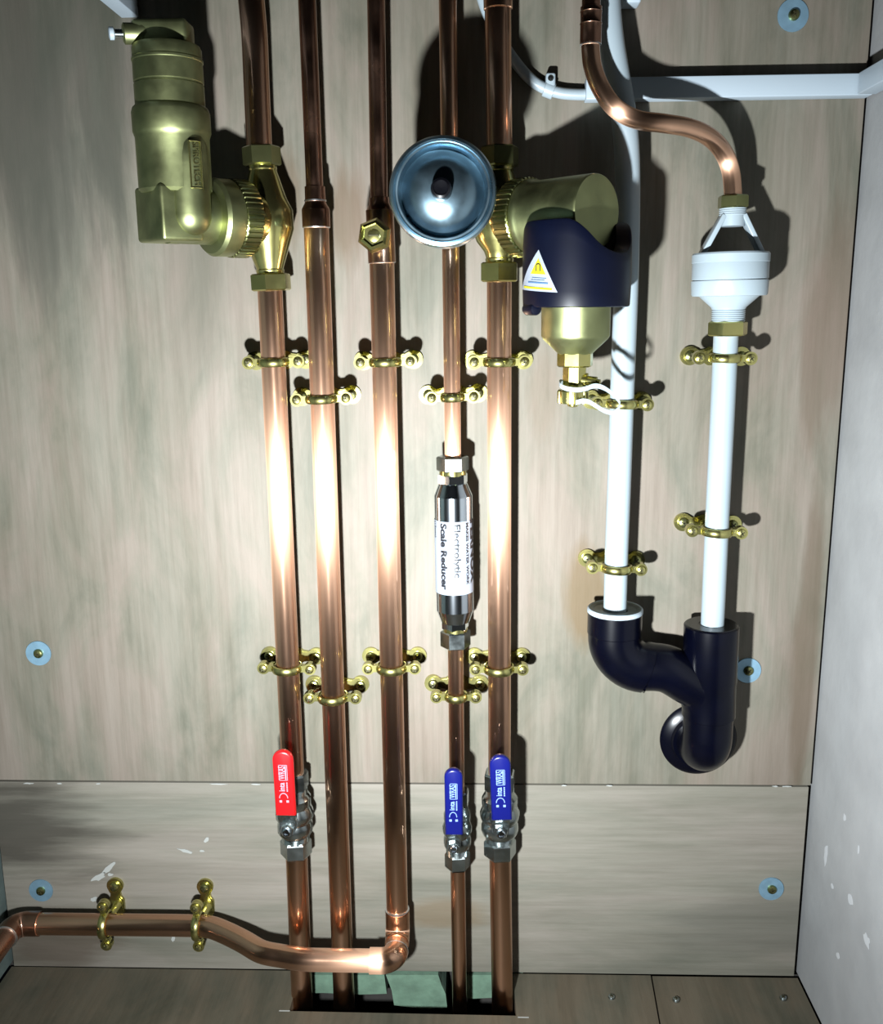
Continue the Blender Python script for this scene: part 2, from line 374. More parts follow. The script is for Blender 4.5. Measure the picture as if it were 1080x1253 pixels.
P1T, P1B = W(329.7, 350, HP), W(368.2, 1160, HP)
T1 = W(325.9, 270, HP)
tag(put('copper_pipe', MB().tube(smooth_path([W(303, -40, HP), W(305.5, -18, HP), W(308.5, 12, HP), W(311.5, 50, HP), W(314, 110, HP), W(317.5, 190, HP)], 6), R22, 48), 'copper'),
    'short copper pipe rising out of the brass air separator tee, top left', 'pipe')
tag(put('copper_pipe', straight(W(330, 352, HP), W(358.6, 955, HP), R22), 'copper'), 'copper pipe between the brass air separator and the red handled valve', 'pipe')
q0, q1 = W(362.3, 1036, HP), W(367, 1160, HP)
tag(put('copper_pipe', straight(q0, q1, R22, 0.16), 'copper'), 'copper pipe from the red handled valve down into the floor opening', 'pipe')

# second pipe: thin upper tube, reducing coupling, thick lower tube
def ringed(name, a, b, prof, m, parent, seg=48, smooth=35):
    """lathe running from a to b; prof is (radius, fraction)."""
    L = (b-a).length
    return put(name, MB().lathe([(r, f*L) for r, f in prof], frame(a, b-a), seg), m, parent, smooth)
a0, a1, a2, a3 = W(374.5, -25, HP), W(385.3, 240, HP), W(386.3, 264, HP), W(418.5, 1160, HP)
t = thing('copper_pipe', 'full height copper pipe with a reducing coupling, second from the left', 'pipe', a3)
put('upper_tube', straight(a0, a1, R15), 'copper_dull', t); put('lower_tube', straight(a2, a3, R22, 0.16), 'copper', t)
ringed('reducing_coupling', W(385, 228, HP), W(387, 278, HP), [(.0077, 0), (.0088, .01), (.0090, .36), (.0095, .42), (.0118, .54), (.0122, .58), (.0122, 1), (.0112, 1)], 'copper_dull', t)
ringed('solder_ring', W(385.6, 243.5, HP), W(385.8, 248, HP), [(.0075, 0), (.0096, .3), (.0096, .7), (.0075, 1)], 'solder', t)
ringed('solder_ring', W(387, 277, HP), W(387.1, 279.5, HP), [(.011, 0), (.0122, .3), (.0118, .8), (.011, 1)], 'solder', t)

# third pipe: thin upper tube, reducing tee with brass test plug, thick tube, two elbows, run to the left, elbow
b0, b1, b2 = W(459.5, -25, HP), W(463.8, 258, HP), W(466.5, 300, HP)
ELB = W(486.3, 1133, HP)
t = thing('copper_pipe', 'third copper pipe with a brass plug, turning left in front of the others', 'pipe', Vector((ELB.x, ELB.y, ELB.z)))
put('upper_tube', straight(b0, b1, R15), 'copper_dull', t); put('lower_tube', straight(b2, W(486, 1122, HP), R22), 'copper', t)
ringed('reducing_tee', W(463.6, 241, HP), W(467.3, 322, HP), [(.0077, 0), (.0086, .01), (.0088, .10), (.0112, .18), (.0122, .20), (.0122, 1), (.0112, 1)], 'copper_dull', t)
ringed('solder_ring', W(467.3, 320.5, HP), W(467.4, 322.5, HP), [(.011, 0), (.0123, .3), (.0118, .8), (.011, 1)], 'solder', t)
# brass test plug on the front of the tee
pc = W(457.5, 288, 0.066); pd = Vector((0, -1, 0)); pb = pc + Vector((0, 0.03, 0))
br = put('plug_branch', MB().lathe([(.009, 0), (.009, .022)], frame(pb, pd), 32), 'copper_dull', t)
pl = MB().lathe([(.0115, 0), (.0145, .002), (.0148, .010), (.0125, .0145), (.0098, .0165), (.0092, .013)], frame(pc+Vector((0, .012, 0)), pd), 6, rot=.35)
plug = put('brass_plug', pl, 'brass', t, smooth=20); plug['label'] = 'brass hexagonal test plug'
put('plug_screw', MB().lathe([(.0095, 0), (.0092, .002), (.0055, .0035), (0, .0038)], frame(pc+Vector((0, .0025, 0)), pd), 24), 'brass', plug)
put('plug_slot', MB().box((0, 0, 0), (.009, .0012, .0008), frame(pc+Vector((0, -.0015, 0)), pd)), 'screw_dark', plug)
# elbows at the foot: down -> forward -> left
rb = 0.014; HF = 0.090
e0 = W(486.3, 1125, HP)
el1 = [e0] + arc(e0+Vector((0, -rb, -.004)), (0, 1, 0), (0, 0, -1), rb)
put('elbow', MB().tube([W(486, 1114, HP)]+el1, .0124, 40), 'copper', t)
e1 = el1[-1]; HF = -(e1.y) + rb + 0.012
fwd = Vector((0, -1, 0)); lf = Vector((-1, 0, 0))
e2 = e1+fwd*.012
put('stub_tube', MB().tube([e1-fwd*.003, e2+fwd*.003], R22, 40), 'copper', t)
el2 = arc(e2+lf*rb, (1, 0, 0), (0, -1, 0), rb)
put('elbow', MB().tube([e2]+el2+[el2[-1]+lf*.011], .0124, 40), 'copper', t)
e3 = el2[-1]+lf*.006; zr = e3.z
def RUN(px, h):        # a point of the level run: keeps its height, px fixes where along
    lo, hi = -0.6, 0.6
    for _ in range(50):
        mid = (lo+hi)/2; q = Vector((mid, -h, zr))-CAM
        if IW/2+FPX*q.dot(RT)/q.dot(FW) < px: lo = mid
        else: hi = mid
    return Vector((lo, -h, zr))
hF = -e3.y
zl = W(100, 1131, HP).z - zr                      # the run climbs this much towards the wall
def RN(px, h, k): q = RUN(px, h); q.z += zl*k; return q
path = [e3, RN(440, hF, 0), RN(400, hF, 0), RN(370, hF*.99, 0)] + [RN(345, hF*.94, .05), RN(320, hF*.78+HP*.22, .22), RN(298, hF*.48+HP*.52, .52), RN(275, hF*.20+HP*.80, .80), RN(255, hF*.03+HP*.97, .97)] + [RN(225, HP, 1), RN(150, HP, 1), RN(60, HP, 1), RN(34, HP, 1)]
put('front_tube', MB().tube(smooth_path(path, 6), R22, 40), 'copper', t)
e4 = RN(36, HP, 1)
el3 = list(reversed(arc(e4+Vector((0, -rb, 0)), (0, 1, 0), (-1, 0, 0), rb)))
el3 = arc(e4+Vector((0, -rb, 0)), (0, 1, 0), (-1, 0, 0), rb)
put('elbow', MB().tube([e4+Vector((.012, 0, 0))]+el3+[el3[-1]+fwd*.008], .0124, 40), 'copper_dull', t)
put('side_tube', MB().tube([el3[-1], el3[-1]+fwd*.25], R22, 40), 'copper_dull', t)
def sring(c, d, name='solder_ring', r=.0126, par=t, w=.0016):
    return put(name, MB().lathe([(r*.9, 0), (r, w*.3), (r*.985, w*.8), (r*.88, w)], frame(c, d), 40), 'solder', par)
sring(W(485.7, 1113, HP), Vector((0, 0, 1))); sring(e2+fwd*.0005, -fwd); sring(el3[-1]+fwd*.0075, fwd)

# fourth pipe (thin)
SR0, SR1 = W(553, 554, HP), W(557.3, 793, HP)
tag(put('copper_pipe', straight(W(547.3, -25, HP), W(554, 560, HP), R15), 'copper'), 'thin copper pipe running behind the silver dome down to the scale reducer', 'pipe')
tag(put('copper_pipe', straight(W(557.2, 788, HP), W(558.9, 968, HP), R15), 'copper'), 'short thin copper pipe between the scale reducer and the smaller blue valve', 'pipe')
tag(put('copper_pipe', straight(W(559.8, 1052, HP), W(561.5, 1180, HP), R15, .16), 'copper'), 'thin copper pipe from the smaller blue valve into the floor opening', 'pipe')
# fifth pipe
t5 = thing('copper_pipe', 'short copper pipe rising from the brass magnetic filter tee', 'pipe', W(611, 190, HP))
put('tube', straight(W(608.5, -25, HP), W(611, 190, HP), R22), 'copper', t5)
ringed('coupling', W(608.5, -25, HP), W(609.3, 12, HP), [(.0112, 0), (.0121, .02), (.0121, .97), (.0112, 1)], 'copper', t5)
tag(put('copper_pipe', straight(W(610.6, 340, HP), W(611, 962, HP), R22), 'copper'), 'copper pipe between the magnetic filter and the larger blue valve', 'pipe')
tag(put('copper_pipe', straight(W(611.7, 1040, HP), W(614, 1200, HP), R22, .16), 'copper'), 'copper pipe from the larger blue valve into the floor opening', 'pipe')

# discharge pipe with the S bend
HD = 0.066
t = thing('discharge_pipe', 'copper pipe swept in an S bend above the white tundish', 'pipe', W(897, 246, .040))
sp = [W(722.5, 40, HD), W(722.5, 62, HD), W(725.5, 84, HD), W(735, 108, HD), W(752, 131.5, HD), W(778, 146, HD-.001), W(812, 151, HD-.004), W(843, 156.5, HD-.010), W(868, 168, HD-.016), W(885, 187, HD-.021), W(894, 211, HD-.024), W(897, 246, .040)]
put('bent_tube', MB().tube(smooth_path(sp, 8), R15, 40), 'copper', t)
put('upper_tube', straight(W(723.5, -30, HD), W(722.5, 45, HD), R15), 'copper_dull', t)
ringed('coupling', W(723.2, 8, HD), W(722.3, 55, HD), [(.0077, 0), (.0087, .02), (.0087, .12), (.0090, .14), (.0086, .17), (.0086, .42), (.0090, .45), (.0086, .48), (.0087, .97), (.0077, 1)], 'copper_dull', t)
sring(W(722.3, 56, HD), Vector((0, 0, 1)), r=.0088, par=t)

# white waste pipes
tag(put('waste_pipe', MB().tube(smooth_path([W(741.5, -30, HP), W(743, 5, HP), W(747.5, 50, HP), W(755, 95, HP), W(762.5, 140, HP), W(766.8, 190, HP), W(767.5, 250, HP), W(766, 340, HP), W(762.5, 440, HP), W(760, 510, HP), W(757, 600, HP), W(754.3, 670, HP), W(752, 750, HP)], 5), .0108, 48), 'white_plastic'),
    'long bowed white plastic waste pipe running behind the copper S bend', 'pipe')
tag(put('waste_pipe', MB().tube([W(888.5, 400, .037), W(883.5, 510, .036), W(877.5, 630, HP), W(871.2, 768, HP)], .0108, 48), 'white_plastic'),
    'white plastic waste pipe under the tundish', 'pipe')

# ================================================================== brass pipe brackets
def screw_head(mb, M, r, mi=0, ms=1, rot=0.4):
    mb.lathe([(r, 0), (r, r*.35), (r*.86, r*.6), (r*.5, r*.74), (0, r*.78)], M, 20, mi)
    ca = Matrix.Rotation(rot, 4, 'Z')
    mb.box((0, 0, r*.70), (r*1.15, r*.26, r*.26), M @ ca, ms); mb.box((0, 0, r*.70), (r*.26, r*1.15, r*.26), M @ ca, ms)
    return mb
CLIP = {}
def clip_meshes(r, h):
    if (r, h) in CLIP: return CLIP[(r, h)]
    # local: x across the pipe, y out from the board, z along the pipe
    Y = Matrix(((1, 0, 0, 0), (0, 0, 1, 0), (0, -1, 0, 0), (0, 0, 0, 1)))   # prism z -> y
    e = r+.0115; parts = []
    # back plate: two eyes joined by a waist
    out = []; be = .0235; br_ = .0088
    for k in range(17): a = -math.radians(145)+math.radians(290)*k/16; out.append((be+br_*math.cos(a), br_*math.sin(a)))
    out += [(.011, .0058), (.0065, .0085), (-.0065, .0085), (-.011, .0058)]
    for k in range(17): a = math.radians(35)+math.radians(290)*k/16; out.append((-be+br_*math.cos(a), br_*math.sin(a)))
    out += [(-.011, -.0058), (-.0065, -.0085), (.0065, -.0085), (.011, -.0058)]
    mb = MB().prism(out, 0.0, .0032, Y); mb.prism([(x*.9, y*.82) for x, y in out], .0032, .0042, Y)
    parts.append(('back_plate', mb, ['brass'], None))
    parts.append(('neck', MB().lathe([(.0075, .003), (.0055, .006), (.005, .012), (.0058, h-r-.002)], Y, 24), ['brass'], None))
    for sgn in (-1, 1):                                   # rear and front half of the ring
        mb = MB(); N = 20; sec = 12; vs = []; fs = []; R0 = r+.0021
        for i in range(N+1):
            a = math.pi*i/N
            for k in range(sec):
                b = 2*math.pi*k/sec; rr = R0+.0022*math.cos(b); zz = .0040*math.sin(b)
                vs.append((rr*math.cos(a), h+sgn*rr*math.sin(a), zz))
        for i in range(N):
            for k in range(sec):
                p = i*sec+k; q = i*sec+(k+1) % sec; fs.append((p, q, q+sec, p+sec))
        mb.add(vs, fs)
        for s in (-1, 1):
            o2 = [(s*(e)+.0060*math.cos(2*math.pi*k/20), .0060*math.sin(2*math.pi*k/20)) for k in range(20)]
            y0, y1 = (h+.0002, h+.0034) if sgn > 0 else (h-.0034, h-.0002)
            mb.prism(o2, y0, y1, Y); mb.box((s*(r+.005), h+sgn*.0017, 0), (.010, .0032, .0065))
        parts.append(('ring_half', mb, ['brass'], None))
    for s in (-1, 1):
        parts.append(('screw', screw_head(MB(), Matrix.Translation((s*be, .0040, 0)) @ frame((0, 0, 0), (0, 1, 0)), .0048, rot=.3+s), ['brass_dark', 'screw_dark'], None))
        parts.append(('screw', screw_head(MB(), Matrix.Translation((s*e, h+.0033, 0)) @ frame((0, 0, 0), (0, 1, 0)), .0041, rot=.9*s), ['brass', 'screw_dark'], None))
    proto = []
    for nm, mb, ms, _ in parts:
        o = put(nm, mb, ms, None, 35, local=True); proto.append((nm, o.data)); bpy.data.objects.remove(o)
    CLIP[(r, h)] = proto; return proto
def bracket(px, py, r, label, along=None, tilt=0.0, h=HP):
    c = W(px, py, h); base = Vector((c.x, 0, c.z))
    o = thing('pipe_bracket', label, 'pipe bracket', base, 'brass pipe brackets')
    yv = Vector((0, -1, 0)); zv = Vector((0, 0, 1)) if along is None else Vector(along)
    xv = yv.cross(zv).normalized()
    M = Matrix((xv, yv, zv)).transposed() @ Matrix.Rotation(tilt, 3, 'Y')
    o.rotation_euler = M.to_euler()
    for nm, me in clip_meshes(r, h):
        k = bpy.data.objects.new(nm, me); COL.objects.link(k); k.parent = o
    return o
for px, py, r, lab, ti in [
    (335, 443, R22, 'upper brass bracket on the leftmost copper pipe, below the air separator', 0.02),
    (351, 817, R22, 'lower brass bracket on the leftmost copper pipe, above the red valve', -0.02),
    (393.5, 488, R22, 'upper brass bracket on the second copper pipe from the left', 0.03),
    (407, 853, R22, 'lower brass bracket on the second copper pipe from the left', 0.0),
    (471.5, 443, R22, 'upper brass bracket on the third copper pipe, below the brass plug', 0.02),
    (479, 817, R22, 'lower brass bracket on the third copper pipe', 0.01),
    (553.6, 486, R15, 'small brass bracket on the thin pipe above the scale reducer', 0.03),
    (557.8, 852, R15, 'small brass bracket on the thin pipe below the scale reducer', 0.0),
    (610.5, 443, R22, 'upper brass bracket on the copper pipe below the magnetic filter', 0.0),
    (610.2, 818, R22, 'lower brass bracket on the copper pipe above the larger blue valve', 0.0),
    (760.5, 494, R22, 'brass bracket on the bowed white pipe behind the white strap', -0.03),
    (753.8, 695, R22, 'brass bracket on the left white pipe just above the black bend', -0.04),
    (886, 438, R22, 'brass bracket on the right white pipe just below the tundish', -0.02),
    (876, 650, R22, 'brass bracket on the right white pipe above the black branch', -0.05)]:
    bracket(px, py, r, lab, tilt=ti)
for px, lab in ((129, 'brass bracket on the level copper run beside the plaster smear, nearer the left wall'), (242, 'brass bracket on the level copper run, nearer the swept bend')):
    q = RN(px, HP, 1); v = q-CAM
    bracket(px, IH/2-FPX*v.dot(UP)/v.dot(FW), R22, lab, along=(1, 0, 0))

# ================================================================== wall and floor screws
def washer_screw(px, py, label, r=.0128, tilt=0):
    c = W(px, py); o = thing('washer_screw', label, 'screw', c, 'washered screws holding the board'); M = frame(c, (tilt*.02, -1, .02), (1, 0, 0))
    put('washer', MB().lathe([(.0035, 0), (r, 0), (r+.0002, .0006), (r, .0014), (.0035, .0016)], M, 40, cap=False), 'zinc_blue', o)
    put('screw', screw_head(MB(), M @ Matrix.Translation((0.0004, 0, .0012)), .0048, rot=rnd.random()*1.5), ['brass_dark', 'screw_dark'], o)
washer_screw(969.5, 19, 'washered screw at the top right of the board above the white trunking', .0133, 2)
washer_screw(47.5, 799, 'washered screw at mid height near the left edge of the upper board')
washer_screw(914.5, 820, 'washered screw beside the black branch fitting')
washer_screw(943, 1087, 'washered screw on the lower board near the right wall')
washer_screw(50.5, 1089, 'washered screw above the copper run by the left wall')
for px, py, lab in ((748, 1221, 'small countersunk screw in the floor, left of the board joint'), (827, 1224, 'small countersunk screw in the floor just right of the board joint'), (958, 1222, 'small countersunk screw in the floor near the right wall')):
    c = G(px, py, -.0004); tag(put('floor_screw', screw_head(MB(), frame(c, (0, 0, 1)), .0038, rot=rnd.random()), ['steel', 'screw_dark']), lab, 'screw', 'floor screws')

# ================================================================== brass air separator on the first pipe
def vtx(px, py, h): return W(px, py, h)
def union_tee(t, T, u, top_px, bot_px, up):
    """Brass tee on a vertical pipe with a knurled union ring along u."""
    zc = T.z; M = frame(T, up)
    zt0, zt1 = [(W(x, y, HP)-T).dot(up) for x, y in top_px]; zb0, zb1 = [(W(x, y, HP)-T).dot(up) for x, y in bot_px]
    put('tee_body', MB().lathe([(.012, zb1), (.0125, zb1+.003), (.0118, zb1+.004), (.0135, zb1+.009), (.020, -.018), (.0235, -.008), (.0235, .008), (.019, .018), (.0135, zt1-.009), (.0118, zt1-.004), (.0125, zt1-.003), (.012, zt1)], M, 40), 'brass', t)
    put('compression_nut', MB().hexnut(.0165, zt0-zt1, frame(T+up*zt1, up), rot=.2), 'brass_dark', t, smooth=20)
    put('compression_nut', MB().hexnut(.0180, zb1-zb0, frame(T+up*zb0, up), rot=.45), 'brass', t, smooth=20)
    U = frame(T, u, (0, 0, 1))
    put('union_stub', MB().lathe([(.020, .004), (.0235, .012), (.0235, .024)], U, 40), 'brass', t)
    n = 44
    put('union_ring', MB().lathe([(.0240, .021), (.0318, .0215), (.0325, .0225), (.0325, .0365), (.0318, .0375), (.024, .038)], U, n*6, rf=lambda a: 1-.03*(math.sin(a*n) > .35)), 'brass_dark', t, smooth=25)
    return U
upv = Vector((0, 0, 1))
t = thing('air_separator', 'brass air separator with a vent cap, on a knurled tee', 'air separator', W(326, 263, HP))
u = Vector((-math.sin(math.radians(46)), -math.cos(math.radians(46)), 0))
U = union_tee(t, T1, u, ((321, 179), (322, 203)), ((329, 356), (328, 335)), (W(317, 180, HP)-W(329.7, 352, HP)).normalized())
put('flange', MB().lathe([(.0235, .0375), (.0312, .0378), (.0318, .039), (.0318, .052), (.0295, .055), (.022, .0565)], U, 56), 'brass_cast', t)
HA = 0.098
A = W(213, 200, HA); MA = frame(Vector((A.x, A.y, 0)), upv)
zz = lambda py, px=213, h=HA: W(px, py, h-.022).z          # heights read at the front of the body
put('side_arm', MB().lathe([(.0225, .048), (.0225, .095)], U, 48), 'brass_cast', t)
S = 1.0
rb_ = .0290
body = MB().lathe([(.012, zz(243)), (rb_*.92, zz(241)), (rb_, zz(237)), (rb_, zz(176)), (rb_*1.03, zz(172)), (rb_*1.055, zz(169)), (rb_*1.055, zz(146)), (rb_*1.02, zz(141)), (rb_*.98, zz(139)), (rb_*.95, zz(138))], MA, 72)
body = put('body', body, 'brass_cast', t)
# lower block with a flat face to the left and the rounded column to the front
blk = MB().box((0, 0, 0), (.0365, .046, zz(233)-zz(299)), frame((A.x, A.y, (zz(233)+zz(299))/2), upv, u) @ Matrix.Translation((.0065, -.0015, 0)), bev=.003)
put('lower_block', blk, 'brass_cast', t)
cc = Vector((A.x, A.y, 0)) + Vector((.0122, -.0080, 0)); rc_ = .0174
cap_ = [(rc_*math.sin(a), -rc_*math.cos(a)) for a in [math.pi/2*k/10 for k in range(11)]]
zb = zz(293, 236, HA+.01)+rc_
put('column', MB().lathe([(max(r, 1e-5), z) for r, z in cap_]+[(rc_, zz(200)-zb), (rc_*.96, zz(186)-zb), (rc_*.8, zz(172)-zb)], frame((cc.x, cc.y, zb), upv), 48), 'brass_cast', t)
rc2 = .0272
cp = put('vent_housing', MB().lathe([(rc2*1.0, zz(139)), (rc2, zz(113)), (rc2*.975, zz(112)), (rc2*.975, zz(110.5)), (rc2, zz(109.5)), (rc2*.995, zz(86)), (rc2*1.015, zz(85)), (rc2*1.015, zz(82.5)), (rc2*.985, zz(81)), (rc2*.985, zz(70)), (rc2*.94, zz(66)), (rc2*.80, zz(64.5))], MA, 64), 'brass_cast', t)
hd = W(196, 52, HA)
put('vent_neck', MB().box((0, 0, 0), (.044, .026, zz(36)-zz(66)), frame((A.x-.002, A.y, (zz(36)+zz(66))/2), upv), bev=.004), 'brass_cast', t)
vx = Vector((-1, -.05, .03)).normalized(); v0 = W(232, 42, HA-.008); v1 = W(150, 41, HA+.012); vd_ = (v1-v0).normalized(); VL = (v1-v0).length
put('vent_bar', MB().lathe([(.0075, 0), (.0085, .002), (.0085, VL-.014), (.0078, VL-.013), (.0078, VL-.001), (.006, VL)], frame(v0, vd_), 32), 'brass_cast', t)
put('vent_stem', MB().lathe([(.0032, 0), (.0032, .009)], frame(v1-vd_*.001, vd_), 20), 'steel', t)
put('vent_cap', MB().lathe([(.0035, 0), (.0048, .0008), (.0048, .0038), (.003, .0045)], frame(v1+vd_*.006, vd_), 16), 'white_matt', t)
# raised name plate with lettering down the body
def wrapv(vs, C, R, a0, zc):
    """flat (x down the axis, y towards larger angle) -> on a vertical cylinder"""
    out = []
    for x, y in vs:
        a = a0 + y/R; out.append((C.x+R*math.sin(a), C.y-R*math.cos(a), zc - x))
    return out
vs_, fs_ = text_flat('SPIROTECH', .0078, bold=.00012, sx=1.0)
w_ = max(x for x, y in vs_)-min(x for x, y in vs_); LN = zz(184)-zz(238); sx_ = LN*.92/w_
a_n = math.radians(39); zcn = (zz(184)+zz(238))/2; Ac = Vector((A.x, A.y, 0))
Ccol, Rcol = cc, rc_
ang = math.radians(40)
pr = MB()
for (e_, mi) in ((.0012, 0),):
    f1 = wrapv([(x*sx_, y) for x, y in vs_], cc, rc_+.0016, ang, zcn); pr.add(f1, fs_)
put('lettering', pr, 'brass', body, smooth=0)
frm = []
hw, hl = .0048, LN/2
for k in range(40):
    q = k/40*4; i = int(q); f = q-i
    frm.append([(-hl+2*hl*f, -hw), (hl, -hw+2*hw*f), (hl-2*hl*f, hw), (-hl, hw-2*hw*f)][i])
pts = [Vector(p) for p in wrapv(frm+[frm[0]], cc, rc_+.0008, ang, zcn)]
put('plate_rim', MB().tube(pts, .0007, 8), 'brass', body)
pt = MB(); nn = 8; gv = []; gf = []
for i in range(nn+1):
    for x in (-hl, hl): gv.append((x, -hw+2*hw*i/nn))
for i in range(nn): gf.append((2*i, 2*i+1, 2*i+3, 2*i+2))
pt.add(wrapv(gv, cc, rc_+.0006, ang, zcn), gf)
put('name_plate', pt, 'brass_cast', body)

# ================================================================== brass magnetic filter on the fifth pipe
t = thing('magnetic_filter', 'brass magnetic dirt filter wearing a dark blue magnet jacket', 'filter', W(611, 263, HP))
T5 = W(611, 269.5, HP); u5 = Vector((math.sin(math.radians(45)), -math.cos(math.radians(45)), 0))
U5 = union_tee(t, T5, u5, ((611, 179), (611, 204)), ((610.6, 345), (610.8, 321)), upv)
HB = 0.098; B = W(704, 400, HB); Bv = Vector((B.x, B.y, 0)); MBm = frame(Bv, upv)
zq = lambda py, px=704, h=HB-.02: W(px, py, h).z
du = (Bv - Vector((T5.x, T5.y, 0))).dot(u5)
ar = .0288
put('side_arm', MB().lathe([(.0235, .036), (.0305, .0378), (.0308, .040), (.0300, .043), (ar, .046), (ar, du+.0165), (ar*.985, du+.018), (ar*.97, du+.0185)], U5, 64), 'brass_cast', t)
put('body', MB().lathe([(.006, zq(434)), (.0125, zq(434)), (.0150, zq(430)), (.0265, zq(414)), (.0283, zq(410)), (.0283, zq(322)), (.010, zq(321))], MBm, 64), 'brass_cast', t)
put('drain_nut', MB().hexnut(.0150, zq(429)-zq(447), frame((B.x, B.y, zq(447)), upv), rot=.1, n=8), 'brass', t, smooth=20)
dr = put('drain_valve', MB().lathe([(.010, 0), (.0102, .002), (.0102, zq(446)-zq(473))], frame((B.x, B.y, zq(473)), upv), 8, rot=.2), 'brass', t, smooth=20)
sd = Vector((.86, -.35, -.12)).normalized()
put('drain_spindle', MB().lathe([(.006, 0), (.006, .011), (.004, .0112), (.0042, .019), (.0025, .0192), (.0025, .022)], frame((B.x, B.y, zq(461)), sd), 20), 'brass', t)
put('drain_cap', MB().lathe([(.009, 0), (.0128, .0006), (.0132, .002), (.0132, .0105), (.012, .0118), (.010, .012)], frame((B.x-.001, B.y, zq(490)-.0006), upv), 144, rf=lambda a: 1-.055*(math.sin(a*18) > .2)), 'brass', t, smooth=25)
put('drain_tip', MB().lathe([(.003, 0), (.0045, .001), (.0045, .006)], frame((B.x-.001, B.y, zq(495)), upv), 20), 'brass', t)
# white retaining strap: a ring round the drain and a long loop to the right
HS = HB+.006
sl = [W(x, y, h) for x, y, h in [(700, 470.5, HB-.014), (686, 467, HB-.006), (684.5, 471, HB+.006), (692, 475.2, HB+.014), (705, 477, HB+.016), (716, 475.5, HB+.015), (727, 472, HB+.013), (738, 474.5, HB+.012), (749, 482, HB+.010), (757, 491, HB+.008), (757.5, 498, HB+.008), (750, 504.5, HB+.010), (740, 503, HB+.012), (730, 497.5, HB+.014), (721, 492, HB+.015), (713, 490.5, HB+.015), (704, 492.5, HB+.013)]]
sp_ = smooth_path(sl, 6); st = MB(); vsx = []; fsx = []
for p_ in sp_: vsx += [p_+Vector((0, -.0014, .0019)), p_+Vector((0, -.0014, -.0019)), p_+Vector((0, .0010, -.0019)), p_+Vector((0, .0010, .0019))]
for i in range(len(sp_)-1):
    for k in range(4): fsx.append((4*i+k, 4*i+(k+1) % 4, 4*i+4+(k+1) % 4, 4*i+4+k))
st.add(vsx, fsx); sb = put('strap', st, 'white_plastic', t, smooth=50); sb['label'] = 'white plastic retaining strap'
# magnet jacket: C-shaped sleeve whose rim dips round the side arm
RJ, zc5 = .0435, T5.z
ztop = zq(271, 704, HB+.005); zbot = zq(376, 704, HB+.015)
phi_u = math.atan2(u5.x, -u5.y)                        # angles measured from straight out of the board, + to the right
def rim(phi):
    best = ztop
    for c in (phi_u, phi_u+math.pi):
        dl = math.atan2(math.sin(phi-c), math.cos(phi-c))
        if abs(dl) < math.pi/2:
            s_ = abs(RJ*math.sin(dl)); rr = ar+.0045
            dip = zc5-math.sqrt(max(rr*rr-s_*s_, 0)) if s_ < rr else 9
            if s_ >= rr*.8: dip = zc5-math.sqrt(rr*rr*.36)+(s_-rr*.8)*2.0
            best = min(best, dip)
    return best
_rim0 = rim
def rim(phi):                                          # softened
    return sum(_rim0(phi+math.radians(d_)) for d_ in range(-14, 15, 2))/15
def jack(phi, r, z): return Vector((B.x+r*math.sin(phi), B.y-r*math.cos(phi), z))
ph0, ph1 = math.radians(-98), math.radians(215); N = 120; K = 8; jb = MB(); vs2 = []; fs2 = []
TH = .0125
for i in range(N+1):
    ph = ph0+(ph1-ph0)*i/N; zt = rim(ph)
    prof = [(RJ-TH, zbot), (RJ-.002, zbot), (RJ-.0005, zbot+.0006), (RJ, zbot+.002)]
    prof += [(RJ+.0006*math.sin(math.pi*k/6), zbot+.002+(zt-.002-zbot-.002)*k/6) for k in range(1, 6)]
    prof += [(RJ, zt-.002), (RJ-.0006, zt-.0006), (RJ-.002, zt), (RJ-TH, zt)]
    vs2 += [jack(ph, r, z) for r, z in prof]
np_ = len(prof)
for i in range(N):
    for k in range(np_): fs2.append((i*np_+k, i*np_+(k+1) % np_, (i+1)*np_+(k+1) % np_, (i+1)*np_+k))
fs2 += [tuple(range(np_)), tuple(reversed(range(N*np_, (N+1)*np_)))]
jb.add(vs2, fs2); jk = put('magnet_jacket', jb, 'navy', t, smooth=40)
hk = jack(math.radians(-70), RJ-.004, zbot-.001)
put('jacket_lip', MB().lathe([(.001, -.010), (.0045, -.009), (.0052, -.007), (.0052, .007), (.0045, .009), (.001, .010)], frame(hk, (math.cos(-1.2), math.sin(-1.2)*-1*-1, 0)), 24), 'navy', jk)
# warning triangle on the jacket
def onj(px, py, dr):
    """pixel -> angle/height on the jacket's surface"""
    d = ray(px, py); o = CAM - Vector((B.x, B.y, 0)); a = d.x**2+d.y**2; b = 2*(o.x*d.x+o.y*d.y); c = o.x**2+o.y**2-RJ**2
    q = CAM+d*((-b-math.sqrt(b*b-4*a*c))/(2*a)); return math.atan2(q.x-B.x, -(q.y-B.y)), q.z
def patch(tri, dr, m, name, par, n=10):
    (a, az), (b, bz), (c, cz) = [onj(*p, 0) for p in tri]; vs = []; fs = []
    for i in range(n+1):
        for j in range(i+1):
            w0 = 1-i/n; w2 = j/n; w1 = 1-w0-w2
            vs.append(jack(a*w0+b*w1+c*w2, RJ+dr, az*w0+bz*w1+cz*w2))
    idx = lambda i, j: i*(i+1)//2+j
    for i in range(n):
        for j in range(i+1):
            fs.append((idx(i, j), idx(i+1, j), idx(i+1, j+1)))
            if j < i: fs.append((idx(i, j), idx(i+1, j+1), idx(i, j+1)))
    return put(name, MB().add(vs, fs), m, par, smooth=60)
lb = patch([(659.7, 305.5), (640, 354), (682.3, 358)], .0008, 'label_white', 'warning_label', jk)
patch([(659.6, 316), (650.3, 335), (668.2, 336)], .0011, 'yellow', 'warning_sign', lb) if False else None
patch([(659.6, 316), (650.3, 335), (668.2, 336)], .0011, 'yellow', 'warning_sign', jk)
